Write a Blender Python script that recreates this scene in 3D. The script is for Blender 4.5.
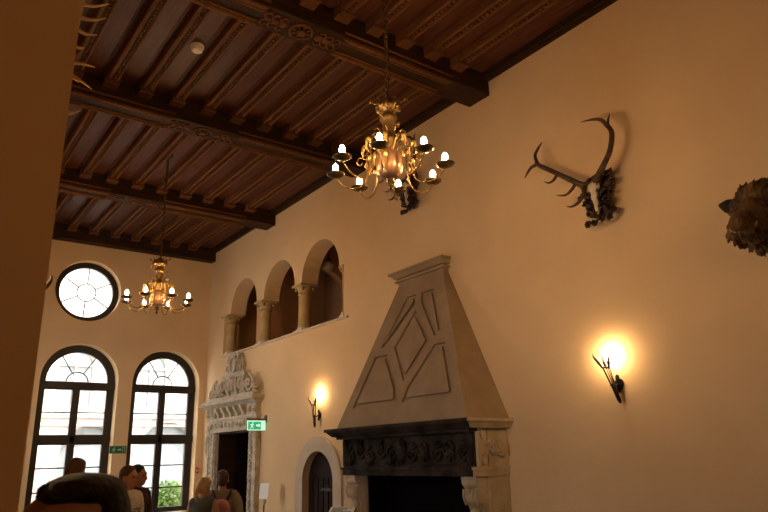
import bpy, bmesh, math, random
from mathutils import Vector, Matrix, geometry
from math import pi, sin, cos, radians as rad
random.seed(7)
for o in list(bpy.data.objects): bpy.data.objects.remove(o)
S = bpy.context.scene
COL = S.collection
H = 1.72
# ------------------------------------------------------------------ camera
cam = bpy.data.cameras.new('camera'); co = bpy.data.objects.new('camera', cam); COL.objects.link(co)
RT = Vector((0.805999212334755, -0.5914069146442226, -0.024558726081693506))
UP = Vector((-0.1518836606076065, -0.24673942747780608, 0.957105536797462))
FW = Vector((0.5720984385192708, 0.7676962395628402, 0.28869683130385493))
M3 = Matrix((RT, UP, -FW)).transposed()
co.matrix_world = Matrix.Translation((0, 0, H)) @ M3.to_4x4()
cam.sensor_width = 36; cam.lens = 663.64 / 768 * 36; cam.clip_start = 0.05; cam.clip_end = 200
cam.dof.use_dof = True; cam.dof.focus_distance = 6.5; cam.dof.aperture_fstop = 5.6
S.camera = co
# ------------------------------------------------------------------ world, sun, exposure
w = bpy.data.worlds.new('sky'); S.world = w; w.use_nodes = True
bg = w.node_tree.nodes['Background']; bg.inputs[0].default_value = (1.0, 0.95, 0.89, 1); bg.inputs[1].default_value = 4.4
sun = bpy.data.lights.new('sun', 'SUN'); so = bpy.data.objects.new('sun', sun); COL.objects.link(so)
sun.energy = 4.0; sun.angle = rad(1.0); sun.color = (1, .95, .88)
so.rotation_euler = Vector((-0.35, 0.75, -0.85)).to_track_quat('-Z', 'Y').to_euler()
S.view_settings.view_transform = 'Standard'; S.view_settings.look = 'None'; S.view_settings.gamma = 1
S.view_settings.exposure = 1.4; S.view_settings.use_curve_mapping = False
BULB_W = 100; SCONCE_W = 120       # emission strength of the glowing bulbs
BULB_COL = (1.0, .60, .26); SCONCE_COL = (1.0, .66, .32)

# ------------------------------------------------------------------ materials
def nodes(m):
    m.use_nodes = True; nt = m.node_tree; return nt, nt.nodes['Principled BSDF']
def mat(name, c1, c2=None, scale=6, rough=.7, bump=.0, bscale=None, metal=0, detail=6, stretch=None, fac=(.35, .65), dist=.02, spec=.4):
    m = bpy.data.materials.new(name); nt, b = nodes(m)
    b.inputs['Specular IOR Level'].default_value = spec; b.inputs['Roughness'].default_value = rough; b.inputs['Metallic'].default_value = metal
    tc = nt.nodes.new('ShaderNodeTexCoord'); mp = nt.nodes.new('ShaderNodeMapping')
    nt.links.new(tc.outputs['Object'], mp.inputs[0])
    if stretch: mp.inputs['Scale'].default_value = stretch
    n = nt.nodes.new('ShaderNodeTexNoise'); n.inputs['Scale'].default_value = scale; n.inputs['Detail'].default_value = detail
    nt.links.new(mp.outputs[0], n.inputs['Vector'])
    r = nt.nodes.new('ShaderNodeValToRGB'); r.color_ramp.elements[0].position = fac[0]; r.color_ramp.elements[1].position = fac[1]
    r.color_ramp.elements[0].color = (*c1, 1); r.color_ramp.elements[1].color = (*(c2 or c1), 1)
    nt.links.new(n.outputs[0], r.inputs[0]); nt.links.new(r.outputs[0], b.inputs['Base Color'])
    if bump:
        n2 = nt.nodes.new('ShaderNodeTexNoise'); n2.inputs['Scale'].default_value = bscale or scale * 4; n2.inputs['Detail'].default_value = 5
        nt.links.new(mp.outputs[0], n2.inputs['Vector'])
        bp = nt.nodes.new('ShaderNodeBump'); bp.inputs['Strength'].default_value = bump; bp.inputs['Distance'].default_value = dist
        nt.links.new(n2.outputs[0], bp.inputs['Height']); nt.links.new(bp.outputs[0], b.inputs['Normal'])
    return m
def emit(name, col, s):
    m = bpy.data.materials.new(name); nt, b = nodes(m)
    b.inputs['Base Color'].default_value = (*col, 1); b.inputs['Emission Color'].default_value = (*col, 1); b.inputs['Emission Strength'].default_value = s
    return m
PLASTER = mat('warm_plaster', (.68, .47, .262), (.74, .525, .30), scale=1.1, rough=.85, bump=.35, bscale=7, dist=.012)
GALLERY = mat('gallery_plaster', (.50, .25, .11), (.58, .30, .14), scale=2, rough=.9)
STONE = mat('pale_stone', (.38, .29, .185), (.50, .395, .27), scale=5, rough=.85, bump=.4, bscale=40)
PORTAL = mat('portal_stone', (.40, .34, .26), (.60, .53, .42), scale=9, rough=.85, bump=.5, bscale=50)
ARCHST = mat('arch_stone', (.52, .41, .30), (.60, .48, .36), scale=4, rough=.85, bump=.2)
COLST = mat('column_sandstone', (.40, .27, .11), (.50, .35, .16), scale=6, rough=.8, bump=.3)
COLBASE = mat('column_base_stone', (.62, .56, .46), (.72, .66, .56), scale=9, rough=.85, bump=.3)
HOODST = mat('hood_stone', (.25, .17, .10), (.32, .225, .135), scale=3, rough=.85, bump=.45, bscale=25)
DARKST = mat('dark_stone', (.012, .009, .007), (.052, .037, .028), scale=5, rough=.75, spec=.12, bump=.6, bscale=40)  # darker tone for the front faces of the mantel
BLACK = mat('soot_shade_black', (.006, .004, .004), spec=.03, rough=.95)
WOODB = mat('beam_wood', (.020, .0085, .003), (.048, .020, .008), scale=3, rough=.55, spec=.15, bump=.3, stretch=(1, 12, 12))
WOODJ = mat('joist_wood', (.095, .036, .010), (.17, .064, .018), scale=4, rough=.5, spec=.2, bump=.2, stretch=(12, 1, 12))
WOODP = mat('board_wood', (.070, .022, .010), (.115, .038, .018), scale=3, rough=.45, spec=.22, bump=.15, stretch=(8, 1, 8))
WOODE = mat('end_block_wood', (.085, .032, .011), (.14, .052, .017), scale=6, rough=.55, spec=.2)
WOODD = mat('dark_door_wood', (.010, .005, .004), (.022, .010, .007), scale=4, rough=.6, spec=.1, stretch=(8, 8, 1))
FRAME = mat('window_frame_paint', (.016, .011, .010), (.026, .018, .014), rough=.45)
BRASS = mat('aged_brass', (.20, .125, .045), (.36, .23, .09), scale=14, rough=.36, metal=.85)
BRASSD = mat('dark_brass', (.07, .045, .02), (.16, .10, .04), scale=12, rough=.38, metal=.8)
GILT = mat('gilt_leaf', (.50, .33, .10), (.62, .43, .16), scale=20, rough=.35, metal=.6)
COPPER = mat('copper_globe', (.28, .15, .085), (.38, .21, .12), scale=9, rough=.35, metal=.6)
IRON = mat('black_iron', (.012, .010, .009), (.03, .02, .015), scale=20, rough=.5, metal=.3)
CANDLE = mat('candle_sleeve', (.75, .62, .4), rough=.6)
BULB = emit('bulb_glow', BULB_COL, BULB_W)
BULBS = emit('sconce_bulb_glow', SCONCE_COL, SCONCE_W)
ANT = mat('antler_horn', (.035, .016, .008), (.10, .05, .022), scale=14, rough=.55, bump=.5, bscale=60)
ANTL = mat('pale_antler_horn', (.42, .26, .09), (.58, .38, .16), scale=14, rough=.5)
BONE = mat('bone', (.55, .45, .30), (.68, .58, .42), scale=12, rough=.7)
CARVED = mat('carved_plaque_wood', (.022, .010, .006), (.06, .028, .012), scale=12, rough=.5)
FUR = mat('boar_fur', (.025, .014, .006), (.17, .09, .03), scale=7, rough=.9, bump=1, bscale=60, stretch=(1, 1, .5))
FURD = mat('boar_fur_dark', (.010, .007, .006), (.022, .014, .009), scale=14, rough=.9)
SKIN = mat('skin', (.36, .17, .10), (.42, .20, .13), scale=9, rough=.5)
FLOORM = mat('floor_boards', (.10, .055, .03), (.16, .09, .05), scale=3, rough=.45, stretch=(8, 1, 8))
WHITE = mat('white_plastic', (.75, .73, .68), rough=.4)
GREEN = mat('sign_green', (.0, .13, .06), rough=.5)
GREENL = emit('sign_green_lit', (.01, .34, .15), .35)
WHITEL = emit('sign_white_lit', (.50, .85, .72), .30)
SIGNW = mat('sign_white', (.45, .55, .42), rough=.5)
RED = mat('alarm_red', (.45, .03, .02), rough=.4)
FAC = mat('facade_render', (.34, .31, .29), (.39, .365, .34), scale=1.5, rough=.9)
FACP = mat('facade_pink', (.25, .18, .165), (.29, .215, .195), scale=1.5, rough=.9)
FACG = mat('facade_pane', (.14, .16, .17), (.19, .205, .215), scale=2, rough=.2)
COURT = mat('courtyard_paving', (.22, .21, .19), (.28, .26, .24), scale=4, rough=.9)
LEAF = mat('leaf_green', (.07, .17, .03), (.16, .28, .07), scale=9, rough=.6)
def glass():
    m = bpy.data.materials.new('window_glass'); m.use_nodes = True; nt = m.node_tree; nt.nodes.clear()
    o = nt.nodes.new('ShaderNodeOutputMaterial'); mx = nt.nodes.new('ShaderNodeMixShader'); t = nt.nodes.new('ShaderNodeBsdfTransparent')
    g = nt.nodes.new('ShaderNodeBsdfGlossy'); g.inputs['Roughness'].default_value = .02; t.inputs[0].default_value = (.93, .95, .95, 1)
    mx.inputs[0].default_value = .06
    nt.links.new(t.outputs[0], mx.inputs[1]); nt.links.new(g.outputs[0], mx.inputs[2]); nt.links.new(mx.outputs[0], o.inputs[0]); return m
GLASS = glass()

# ------------------------------------------------------------------ mesh helpers
def smooth_path(pts, n=6):
    P = [Vector(p) for p in pts]
    if len(P) < 3: return P
    out = []
    for i in range(len(P) - 1):
        a = P[max(i - 1, 0)]; b = P[i]; c = P[i + 1]; d = P[min(i + 2, len(P) - 1)]
        for k in range(n):
            t = k / n
            out.append(.5 * ((2 * b) + (c - a) * t + (2 * a - 5 * b + 4 * c - d) * t * t + (3 * b - a - 3 * c + d) * t ** 3))
    out.append(P[-1]); return out
class MB:
    def __init__(s): s.bm = bmesh.new()
    def box(s, x0, x1, y0, y1, z0, z1, m=None):
        vs = [s.bm.verts.new(((m @ Vector(c)) if m else c)) for c in
              [(x0, y0, z0), (x1, y0, z0), (x1, y1, z0), (x0, y1, z0), (x0, y0, z1), (x1, y0, z1), (x1, y1, z1), (x0, y1, z1)]]
        for f in ((3, 2, 1, 0), (4, 5, 6, 7), (0, 1, 5, 4), (1, 2, 6, 5), (2, 3, 7, 6), (3, 0, 4, 7)): s.bm.faces.new([vs[i] for i in f])
        return s
    def hexa(s, pts):
        vs = [s.bm.verts.new(p) for p in pts]
        for f in ((3, 2, 1, 0), (4, 5, 6, 7), (0, 1, 5, 4), (1, 2, 6, 5), (2, 3, 7, 6), (3, 0, 4, 7)): s.bm.faces.new([vs[i] for i in f])
        return s
    def tube(s, pts, r, seg=8, sm=0, flat=None):
        P = smooth_path(pts, sm) if sm else [Vector(p) for p in pts]
        n = len(P)
        if isinstance(r, (int, float)): R = [r] * n
        else:
            R = []
            for i in range(n):
                t = i / (n - 1) * (len(r) - 1); k = min(int(t), len(r) - 2); R.append(r[k] * (1 - (t - k)) + r[k + 1] * (t - k))
        up = None; rings = []
        for i in range(n):
            d = (P[min(i + 1, n - 1)] - P[max(i - 1, 0)]).normalized()
            if up is None:
                up = d.orthogonal().normalized() if not flat else Vector(flat)
            up = (up - d * up.dot(d)).normalized(); sd = d.cross(up)
            rings.append([s.bm.verts.new(P[i] + (up * cos(a) + sd * sin(a)) * R[i]) for a in [2 * pi * k / seg for k in range(seg)]])
        for a, b in zip(rings, rings[1:]):
            for k in range(seg): s.bm.faces.new((a[k], a[(k + 1) % seg], b[(k + 1) % seg], b[k]))
        s.bm.faces.new(rings[0][::-1]); s.bm.faces.new(rings[-1]); return s
    def lathe(s, prof, c=(0, 0, 0), axis=(0, 0, 1), seg=20):
        c = Vector(c); q = Vector((0, 0, 1)).rotation_difference(Vector(axis)); rings = []
        for (r, z) in prof:
            rings.append([s.bm.verts.new(c + q @ Vector((max(r, 1e-4) * cos(2 * pi * k / seg), max(r, 1e-4) * sin(2 * pi * k / seg), z))) for k in range(seg)])
        for a, b in zip(rings, rings[1:]):
            for k in range(seg): s.bm.faces.new((a[k], a[(k + 1) % seg], b[(k + 1) % seg], b[k]))
        s.bm.faces.new(rings[0][::-1]); s.bm.faces.new(rings[-1]); return s
    def ell(s, c, r, rot=None, u=14, v=9):
        m = Matrix.Translation(c) @ (rot.to_4x4() if rot else Matrix()) @ Matrix.Diagonal((*(r if hasattr(r, '__len__') else (r, r, r)), 1))
        bmesh.ops.create_uvsphere(s.bm, u_segments=u, v_segments=v, radius=1, matrix=m); return s
    def prism(s, poly, holes, t0, t1, f):
        """polygon with holes in (u, v), from depth t0 to t1; f(u, v, t) -> world"""
        loops = [[Vector((a, b, 0)) for a, b in L] for L in [poly] + list(holes)]
        flat = [p for L in loops for p in L]
        tris = geometry.tessellate_polygon(loops)
        A = [s.bm.verts.new(f(p.x, p.y, t0)) for p in flat]; B = [s.bm.verts.new(f(p.x, p.y, t1)) for p in flat]
        for t in tris:
            for V in (A, B):
                try: s.bm.faces.new([V[i] for i in t])
                except ValueError: pass
        k = 0
        for L in loops:
            n = len(L)
            for i in range(n):
                a, b = k + i, k + (i + 1) % n
                try: s.bm.faces.new((A[a], A[b], B[b], B[a]))
                except ValueError: pass
            k += n
        return s
    def build(s, name, m, parent=None, world=True, smooth=False, **kw):
        bmesh.ops.recalc_face_normals(s.bm, faces=s.bm.faces)
        if parent is not None and world:
            r = parent
            while r.parent: r = r.parent
            bmesh.ops.translate(s.bm, verts=s.bm.verts, vec=-r.location)
        me = bpy.data.meshes.new(name); s.bm.to_mesh(me); s.bm.free()
        me.materials.append(m)
        if smooth:
            for p in me.polygons: p.use_smooth = True
            if smooth == 'auto':
                try: me.set_sharp_from_angle(angle=rad(40))
                except Exception: pass
        o = bpy.data.objects.new(name, me); COL.objects.link(o)
        if parent is not None: o.parent = parent
        if kw: tag(o, **kw)
        return o
def tag(o, label=None, cat=None, group=None, kind=None):
    if label: o['label'] = label
    if cat: o['category'] = cat
    if group: o['group'] = group
    if kind: o['kind'] = kind
    return o
def thing(name, label, cat, loc=(0, 0, 0), group=None, rz=0):
    o = bpy.data.objects.new(name, None); COL.objects.link(o); o.location = loc; o.rotation_euler[2] = rz; o.empty_display_size = .1
    return tag(o, label, cat, group)
def copy_tree(o, parent=None):
    c = o.copy(); COL.objects.link(c)
    if parent: c.parent = parent
    for ch in list(o.children): copy_tree(ch, c)
    return c
def remesh(o, v, it=2):
    m = o.modifiers.new('Remesh', 'REMESH'); m.mode = 'VOXEL'; m.voxel_size = v; m.use_smooth_shade = True
    if it:
        k = o.modifiers.new('Smooth', 'SMOOTH'); k.iterations = it; k.factor = .5
    return o
def bevel(o, wd=.006, seg=2):
    b = o.modifiers.new('Bevel', 'BEVEL'); b.width = wd; b.segments = seg; b.limit_method = 'ANGLE'; return o
def arch(cx, r, z0, zs, n=24):
    return [(cx - r, z0), (cx + r, z0)] + [(cx + r * cos(pi * k / n), zs + r * sin(pi * k / n)) for k in range(n + 1)]
def circ(cx, cz, r, n=40, a0=0, a1=2 * pi): return [(cx + r * cos(a0 + (a1 - a0) * k / n), cz + r * sin(a0 + (a1 - a0) * k / n)) for k in range(n)]
def rect(a, b, c, d): return [(a, c), (b, c), (b, d), (a, d)]
XZ = lambda u, v, t: (u, t, v)      # far wall: u = x, v = z, depth = y
YZ = lambda u, v, t: (t, u, v)      # right wall: u = y, v = z, depth = x

W, D, CZ = 5.0, 12.65, 5.87
# ------------------------------------------------------------------ shell
MB().box(-1.6, 5.3, -5.2, D + .35, -.15, 0).build('floor', FLOORM, kind='structure')
cl = MB()
yy = -3.0; xb = -1.6
for i in range(19):                                   # long boards running with the hall
    x0 = -1.6 + i * .378 - .05
    cl.box(x0 + .003, x0 + .375, -5.0, D + .3, CZ, CZ + .03)
cl.box(-1.7, 5.3, -5.2, D + .4, CZ + .03, CZ + .2)
cl.build('ceiling', WOODP, kind='structure')
W1, W2, WR, WS = 2.705, 4.235, .645, 3.13
fw = MB(); fw.prism(rect(-1.5, 7.9, 0, 6.05), [arch(W1, WR, .84, WS), arch(W2, WR - .01, .84, WS), circ(2.69, 4.75, .565, 48)], D, D + .45, XZ)
fw.build('wall_far', PLASTER, kind='structure')
PY, AY = 11.22, 8.35
ARC = [(11.04, .55), (9.67, .55), (8.35, .55)]
rw = MB()
zb, zs = 3.60, 4.37
def arcade():
    P = [(7.68, zb), (11.88, zb), (11.88, zs), (11.59, zs)]
    for i, (c, r) in enumerate(ARC):
        P += [(c + r * cos(pi * k / 20), zs + r * sin(pi * k / 20)) for k in range(21)]
    P += [(7.68, zs)]
    Q = []
    for p in P:
        if not Q or (abs(p[0] - Q[-1][0]) + abs(p[1] - Q[-1][1])) > 1e-4: Q.append(p)
    return Q
rw.prism(rect(-5, D, 0, 6.05), [arcade(), rect(PY - .76, PY + .665, .001, 2.2), arch(AY, .42, .001, 1.40)], W, W + .30, YZ)
rw.build('wall_right', PLASTER, kind='structure')
FILL_WIN = ((4.2, .40), (10.3, .64))  # out-of-view openings, added to brighten the right wall
wl = MB(); wl.prism(rect(1.90, D, 0, 5.9), [arch(y, r_, .84, WS) for y, r_ in FILL_WIN], -.10, .297, YZ); wl.build('wall_left', PLASTER, kind='structure')
MB().box(-1.6, -.10, 1.90, 2.1, 0, 5.9).build('wall_passage_end', PLASTER, kind='structure')
MB().box(-1.6, -1.4, -5.2, 1.9, 0, 5.9).build('wall_side_passage', PLASTER, kind='structure')
MB().box(-1.6, 5.3, -5.2, -5.0, 0, 5.9).build('wall_back', PLASTER, kind='structure')
# gallery behind the arcade, and the dark spaces behind the doors
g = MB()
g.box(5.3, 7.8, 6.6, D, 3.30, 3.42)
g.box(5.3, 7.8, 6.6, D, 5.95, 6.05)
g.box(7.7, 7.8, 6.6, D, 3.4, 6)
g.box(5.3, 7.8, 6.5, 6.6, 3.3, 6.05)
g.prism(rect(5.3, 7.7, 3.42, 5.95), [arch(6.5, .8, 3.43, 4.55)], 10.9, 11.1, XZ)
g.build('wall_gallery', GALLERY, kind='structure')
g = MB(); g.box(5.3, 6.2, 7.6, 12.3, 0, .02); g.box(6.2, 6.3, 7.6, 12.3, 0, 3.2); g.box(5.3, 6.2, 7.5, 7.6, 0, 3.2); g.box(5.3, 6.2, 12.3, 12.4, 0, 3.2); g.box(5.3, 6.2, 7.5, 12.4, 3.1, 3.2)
g.build('wall_passage', BLACK, kind='structure')  # black wall colour stands in for the dark of the unlit room
# arcade ledge
MB().box(4.975, 5.31, 7.57, 11.90, 3.57, 3.605).build('trim_1', ARCHST, kind='structure')

# ------------------------------------------------------------------ windows
def tall_window(idx, cx, r):
    yf = D + .22
    fr = MB(); o = arch(cx, r + .03, .80, WS)
    fw_ = .13; m = .06
    ri = r - fw_
    tz = [(.93, 2.07), (2.19, 2.99)]
    holes = [rect(cx - ri, cx - m, .93, 2.04), rect(cx + m, cx + ri, .93, 2.04), rect(cx - ri, cx - m, 2.21, 2.98), rect(cx + m, cx + ri, 2.21, 2.98)]
    holes.append([(cx - ri, 3.12), (cx + ri, 3.12)] + [(cx + ri * cos(pi * k / 24), WS + ri * sin(pi * k / 24)) for k in range(25)])
    fr.prism(o, holes, yf, yf + .07, XZ)
    for z in (2.05, 3.01):                      # projecting transom mouldings
        fr.box(cx - r, cx + r, yf - .025, yf + .02, z + .0, z + .11) if z > 3 else fr.box(cx - r, cx + r, yf - .03, yf + .02, z + .02, z + .14)
    fr.box(cx - .035, cx + .035, yf - .03, yf + .02, .85, 3.05)
    root = fr.build('window_%d' % idx, FRAME, kind='structure')
    mu = MB()
    for z in (1.27, 1.66, 2.59):
        mu.box(cx - ri, cx + ri, yf + .02, yf + .045, z - .011, z + .011)
    rr = .185
    mu.tube([(cx + rr * cos(pi * k / 20), yf + .03, 3.11 + rr * sin(pi * k / 20)) for k in range(21)], .011, 6)
    for a in (60, 120): mu.tube([(cx + rr * cos(rad(a)), yf + .03, 3.11 + rr * sin(rad(a))), (cx + (ri + .01) * cos(rad(a + (4 if a > 90 else -4))), yf + .03, WS + (ri + .01) * sin(rad(a)))], .011, 6)
    mu.build('glazing_bars', FRAME, root, world=False)
    gl = MB(); gl.prism(arch(cx, ri + .02, .9, WS), [], yf + .030, yf + .036, XZ); gl.build('glass_pane', GLASS, root, world=False)
    sl = MB(); sl.box(cx - r - .0, cx + r, D - .03, D + .44, .795, .845); sl.build('window_sill', ARCHST, root, world=False)
    return root
tall_window(1, W1, WR); tall_window(2, W2, WR - .01)
for n_, (y, q_) in enumerate(FILL_WIN):                       # unseen windows added to the left wall for fill daylight
    g_ = q_ - .08; ff = MB(); ff.prism(arch(y, q_ + .02, .80, WS), [rect(y - g_, y - .05, .93, 2.06), rect(y + .05, y + g_, .93, 2.06), rect(y - g_, y - .05, 2.2, 2.99), rect(y + .05, y + g_, 2.2, 2.99), [(y - g_, 3.12), (y + g_, 3.12)] + [(y + g_ * cos(pi * k / 24), WS + g_ * sin(pi * k / 24)) for k in range(25)]], -.05, .0, YZ)
    r_ = ff.build('window_%d' % (4 + n_), FRAME, kind='structure')
    gl = MB(); gl.prism(arch(y, q_ - .06, .9, WS), [], -.03, -.024, YZ); gl.build('glass_pane', GLASS, r_, world=False)
yf = D + .17
fr = MB(); fr.prism(circ(2.69, 4.75, .59, 48), [circ(2.69, 4.75, .465, 48)], yf, yf + .08, XZ)
rw3 = fr.build('window_3', FRAME, kind='structure')
mu = MB(); mu.tube([(2.69 + .165 * cos(2 * pi * k / 30), yf + .03, 4.75 + .165 * sin(2 * pi * k / 30)) for k in range(31)], .011, 6)
for k in range(6):
    a = rad(88 + 60 * k); mu.tube([(2.69 + q * cos(a), yf + .03, 4.75 + q * sin(a)) for q in (.165, .485)], .011, 6)
mu.build('glazing_bars', FRAME, rw3, world=False)
gl = MB(); gl.prism(circ(2.69, 4.75, .49, 48), [], yf + .03, yf + .036, XZ); gl.build('glass_pane', GLASS, rw3, world=False)
for (cx, cz, sx, sz) in ((W1, 2.2, 1.3, 2.9), (W2, 2.2, 1.3, 2.9), (2.69, 4.75, 1.1, 1.1)):   # sampling portals in the openings
    l = bpy.data.lights.new('sky_portal', 'AREA'); l.shape = 'RECTANGLE'; l.size = sx; l.size_y = sz; l.cycles.is_portal = True
    lo = bpy.data.objects.new('sky_portal', l); COL.objects.link(lo); lo.location = (cx, D + .47, cz); lo.rotation_euler = (rad(-90), 0, 0)

for y, q_ in FILL_WIN:
    l = bpy.data.lights.new('sky_portal', 'AREA'); l.shape = 'RECTANGLE'; l.size = 2 * q_; l.size_y = 2.9; l.cycles.is_portal = True
    lo = bpy.data.objects.new('sky_portal', l); COL.objects.link(lo); lo.location = (-.12, y, 2.2); lo.rotation_euler = (0, rad(-90), rad(0)); lo.rotation_euler = Vector((1, 0, 0)).to_track_quat('-Z', 'Y').to_euler()

# ------------------------------------------------------------------ ceiling beams and joists
BY = [(1.93, 2.26, 'beyond'), (4.62, 4.95, 'n'), (7.07, 7.40, 'm'), (9.84, 10.17, 'f'), (12.45, 12.645, 'e')]
BL = ['', 'nearest dark carved ceiling beam, thick, crossing above the larger near chandelier',
      'second dark carved ceiling beam with a rosette, crossing left of the near chandelier',
      'third dark ceiling beam, above the arcade and behind the small far chandelier chain',
      'last dark plain beam against the far wall above the round window']
BZ = 5.605
for i, (y0, y1, k) in enumerate(BY):
    if i == 0: continue
    t = thing('ceiling_beam', BL[i], 'beam', (2.65, (y0 + y1) / 2, BZ), 'carved cross beams of the timber ceiling')
    b = MB(); b.box(.30, 4.998, y0, y1, BZ, CZ + .0); bevel(b.build('beam_body', WOODB, t), .012)
    if i < 4:
        mo = MB()
        for (xa, xb_) in ((.45, 2.25), (3.05, 4.45)):
            for yq, r in ((y0 + .035, .022), (y1 - .035, .022), (y0 + .085, .012), (y1 - .085, .012)):
                mo.tube([(xa, yq, BZ - .002), (xa + .05, yq, BZ - .006), (xb_ - .05, yq, BZ - .006), (xb_, yq, BZ - .002)], [.004, r, r, .004], 8)
            mo.tube([(xa, y0 + .002, BZ + .05), (xb_, y0 + .002, BZ + .05)], .014, 8)
        mo.build('edge_moulding', WOODJ, t, smooth=True)
        ro = MB(); cx, cy = 2.65, (y0 + y1) / 2
        ro.lathe([(.03, -.02), (.05, -.012), (.035, .0)], (cx, cy, BZ - .012))
        ro.tube([(cx + .11 * cos(2 * pi * k / 20), cy + .11 * sin(2 * pi * k / 20), BZ - .006) for k in range(21)], .014, 6)
        for k in range(8):
            a = 2 * pi * k / 8; ro.ell((cx + .07 * cos(a), cy + .07 * sin(a), BZ - .006), (.03, .013, .012), Matrix.Rotation(a, 3, 'Z'), 8, 6)
        for sx in (-1, 1):
            for k in range(3):
                x = cx + sx * (.19 + .08 * k); ro.ell((x, cy, BZ - .004), (.04, .05 - .01 * k, .014), None, 8, 6)
                for sy in (-1, 1): ro.tube([(x, cy, BZ), (x + sx * .05, cy + sy * .05, BZ - .008), (x + sx * .02, cy + sy * .1, BZ - .008), (x - sx * .02, cy + sy * .07, BZ - .004)], [.012, .012, .008], 6, 4)
        ro.build('rosette', WOODE, t, smooth=True)
bays = [(2.30, 4.62, 'nearest bay, above the near chandelier'), (4.95, 7.07, 'second bay, the one with the smoke detector'),
        (7.40, 9.84, 'third bay, where the far chandelier hangs'), (10.17, 12.45, 'farthest bay, next to the far wall')]
JX = [1.49 + .375 * k for k in range(-3, 9)]
ORD = ['the one next to the right wall'] + [w_ + ' from the right wall' for w_ in 'second third fourth fifth sixth seventh eighth ninth tenth eleventh twelfth'.split()]
def joist(y0, y1, label, group):
    t = thing('ceiling_joist', label, 'joist', (0, (y0 + y1) / 2, CZ - .11), group)
    b = MB(); L = (y1 - y0) / 2; z = .02
    b.box(-.062, -.028, -L, L, .035, .112); b.box(.028, .062, -L, L, .035, .112); b.box(-.045, .045, -L, L, .055, .112)
    b.tube([(-.045, -L, .034), (-.045, L, .034)], .019, 8); b.tube([(.045, -L, .034), (.045, L, .034)], .017, 8)
    n = int(2 * L / .055)
    for k in range(n):
        y = -L + (k + .5) * 2 * L / n
        b.box(.004, .030, y - .014, y + .014, .034, .058)
    b.build('carved_joist', WOODJ, t, world=False)
    e = MB()
    e.hexa([(-.078, L - .13, .0), (.078, L - .13, .0), (.078, L, -.012), (-.078, L, -.012), (-.078, L - .17, .1), (.078, L - .17, .1), (.078, L, .1), (-.078, L, .1)])
    e.tube([(-.075, L - .13, .0), (.075, L - .13, .0)], .018, 8)
    e.build('end_block', WOODE, t, world=False)
    e = MB(); e.box(-.078, .078, -L, -L + .13, -.012, .1); e.build('end_block', WOODE, t, world=False)
    return t
for (y0, y1, nm) in bays:
    proto = None
    for x in JX:
        if proto is None: t = proto = joist(y0, y1, 'carved reddish brown ceiling joist in the ' + nm, 'carved joists of the ' + nm)
        else: t = copy_tree(proto)
        t.location.x = x
        t['label'] = 'carved brown ceiling joist in the %s, %s' % (nm.split(',')[0], ORD[len(JX) - 1 - JX.index(x)])
cor = MB()
for (y0, y1, nm) in bays:
    cor.box(4.90, 4.998, y0, y1, CZ - .05, CZ); cor.box(4.94, 4.999, y0, y1, CZ - .085, CZ - .05); cor.tube([(4.93, y0, CZ - .06), (4.93, y1, CZ - .06)], .018, 8)
cor.build('trim_2', WOODB, kind='structure')
d = thing('smoke_detector', 'small round cream smoke detector on the ceiling boards', 'smoke detector', (2.06, 5.93, CZ))
MB().lathe([(.035, -.075), (.055, -.065), (.062, -.04), (.062, -.028), (.05, -.026)], (2.06, 5.93, CZ)).build('sensor_head', WHITE, d, smooth='auto')
MB().lathe([(.07, -.026), (.07, -.001)], (2.06, 5.93, CZ)).build('mounting_base', WHITE, d, smooth='auto')

# ------------------------------------------------------------------ carving helpers
def leafy(mb, c, r, f, ang, n=5, th=.02):
    for k in range(n):
        a = ang + (k - (n - 1) / 2) * .42; l = r * (1 - .12 * abs(k - (n - 1) / 2))
        p = [f(c[0], c[1], 0), f(c[0] + l * .5 * cos(a), c[1] + l * .5 * sin(a), th), f(c[0] + l * cos(a + .15), c[1] + l * sin(a + .15), th * .4)]
        mb.tube(p, [r * .08, r * .15, r * .04], 6, 3)
def volute(mb, c, r, f, a0, turns, s, th=.03, wdt=.2):
    P = []; n = int(14 * turns)
    for k in range(n + 1):
        t = k / n; q = r * (1 - .85 * t); a = a0 + s * turns * 2 * pi * t
        P.append(f(c[0] + q * cos(a), c[1] + q * sin(a), th * (.5 + .5 * t)))
    mb.tube(P, [r * wdt, r * wdt * .9, r * wdt * .5], 7)
    mb.ell(f(c[0], c[1], th), r * .2, None, 8, 6)

# ------------------------------------------------------------------ fireplace
FP = thing('fireplace', 'large stone fireplace with tall tapering panelled hood and dark carved mantel', 'fireplace', (4.7, 5.93, 0))
XB, XT, Z0, Z1 = 4.43, 4.93, 2.05, 3.77
yb0, yb1, yt0, yt1 = 4.705, 6.99, 5.49, 6.30
hd = MB(); dx = .030
hd.hexa([(XB + dx, yb0, Z0), (4.999, yb0, Z0), (4.999, yb1, Z0), (XB + dx, yb1, Z0), (XT + dx, yt0, Z1), (4.999, yt0, Z1), (4.999, yt1, Z1), (XT + dx, yt1, Z1)])
bmesh.ops.bevel(hd.bm, geom=[e for e in hd.bm.edges], offset=.003, segments=1)
hd.build('hood', HOODST, FP)
sl = math.hypot(XT - XB, Z1 - Z0); ex, ez = (XT - XB) / sl, (Z1 - Z0) / sl
HF = lambda u, v, t: (XB + v * ex + t * ez, u, Z0 + v * ez - t * ex)
pan = [[(6.089, 1.560), (5.925, 1.560), (5.885, 1.434), (6.355, .955), (6.405, .955)],
       [(5.820, 1.560), (5.590, 1.560), (5.295, .955), (5.43, .955), (5.781, 1.413)],
       [(5.865, 1.345), (5.505, .921), (5.832, .477), (6.141, .921)],
       [(6.496, .845), (6.255, .845), (5.955, .443), (5.885, .232), (6.745, .232)],
       [(5.225, .845), (5.405, .845), (5.735, .405), (5.790, .232), (4.945, .232)]]
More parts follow.
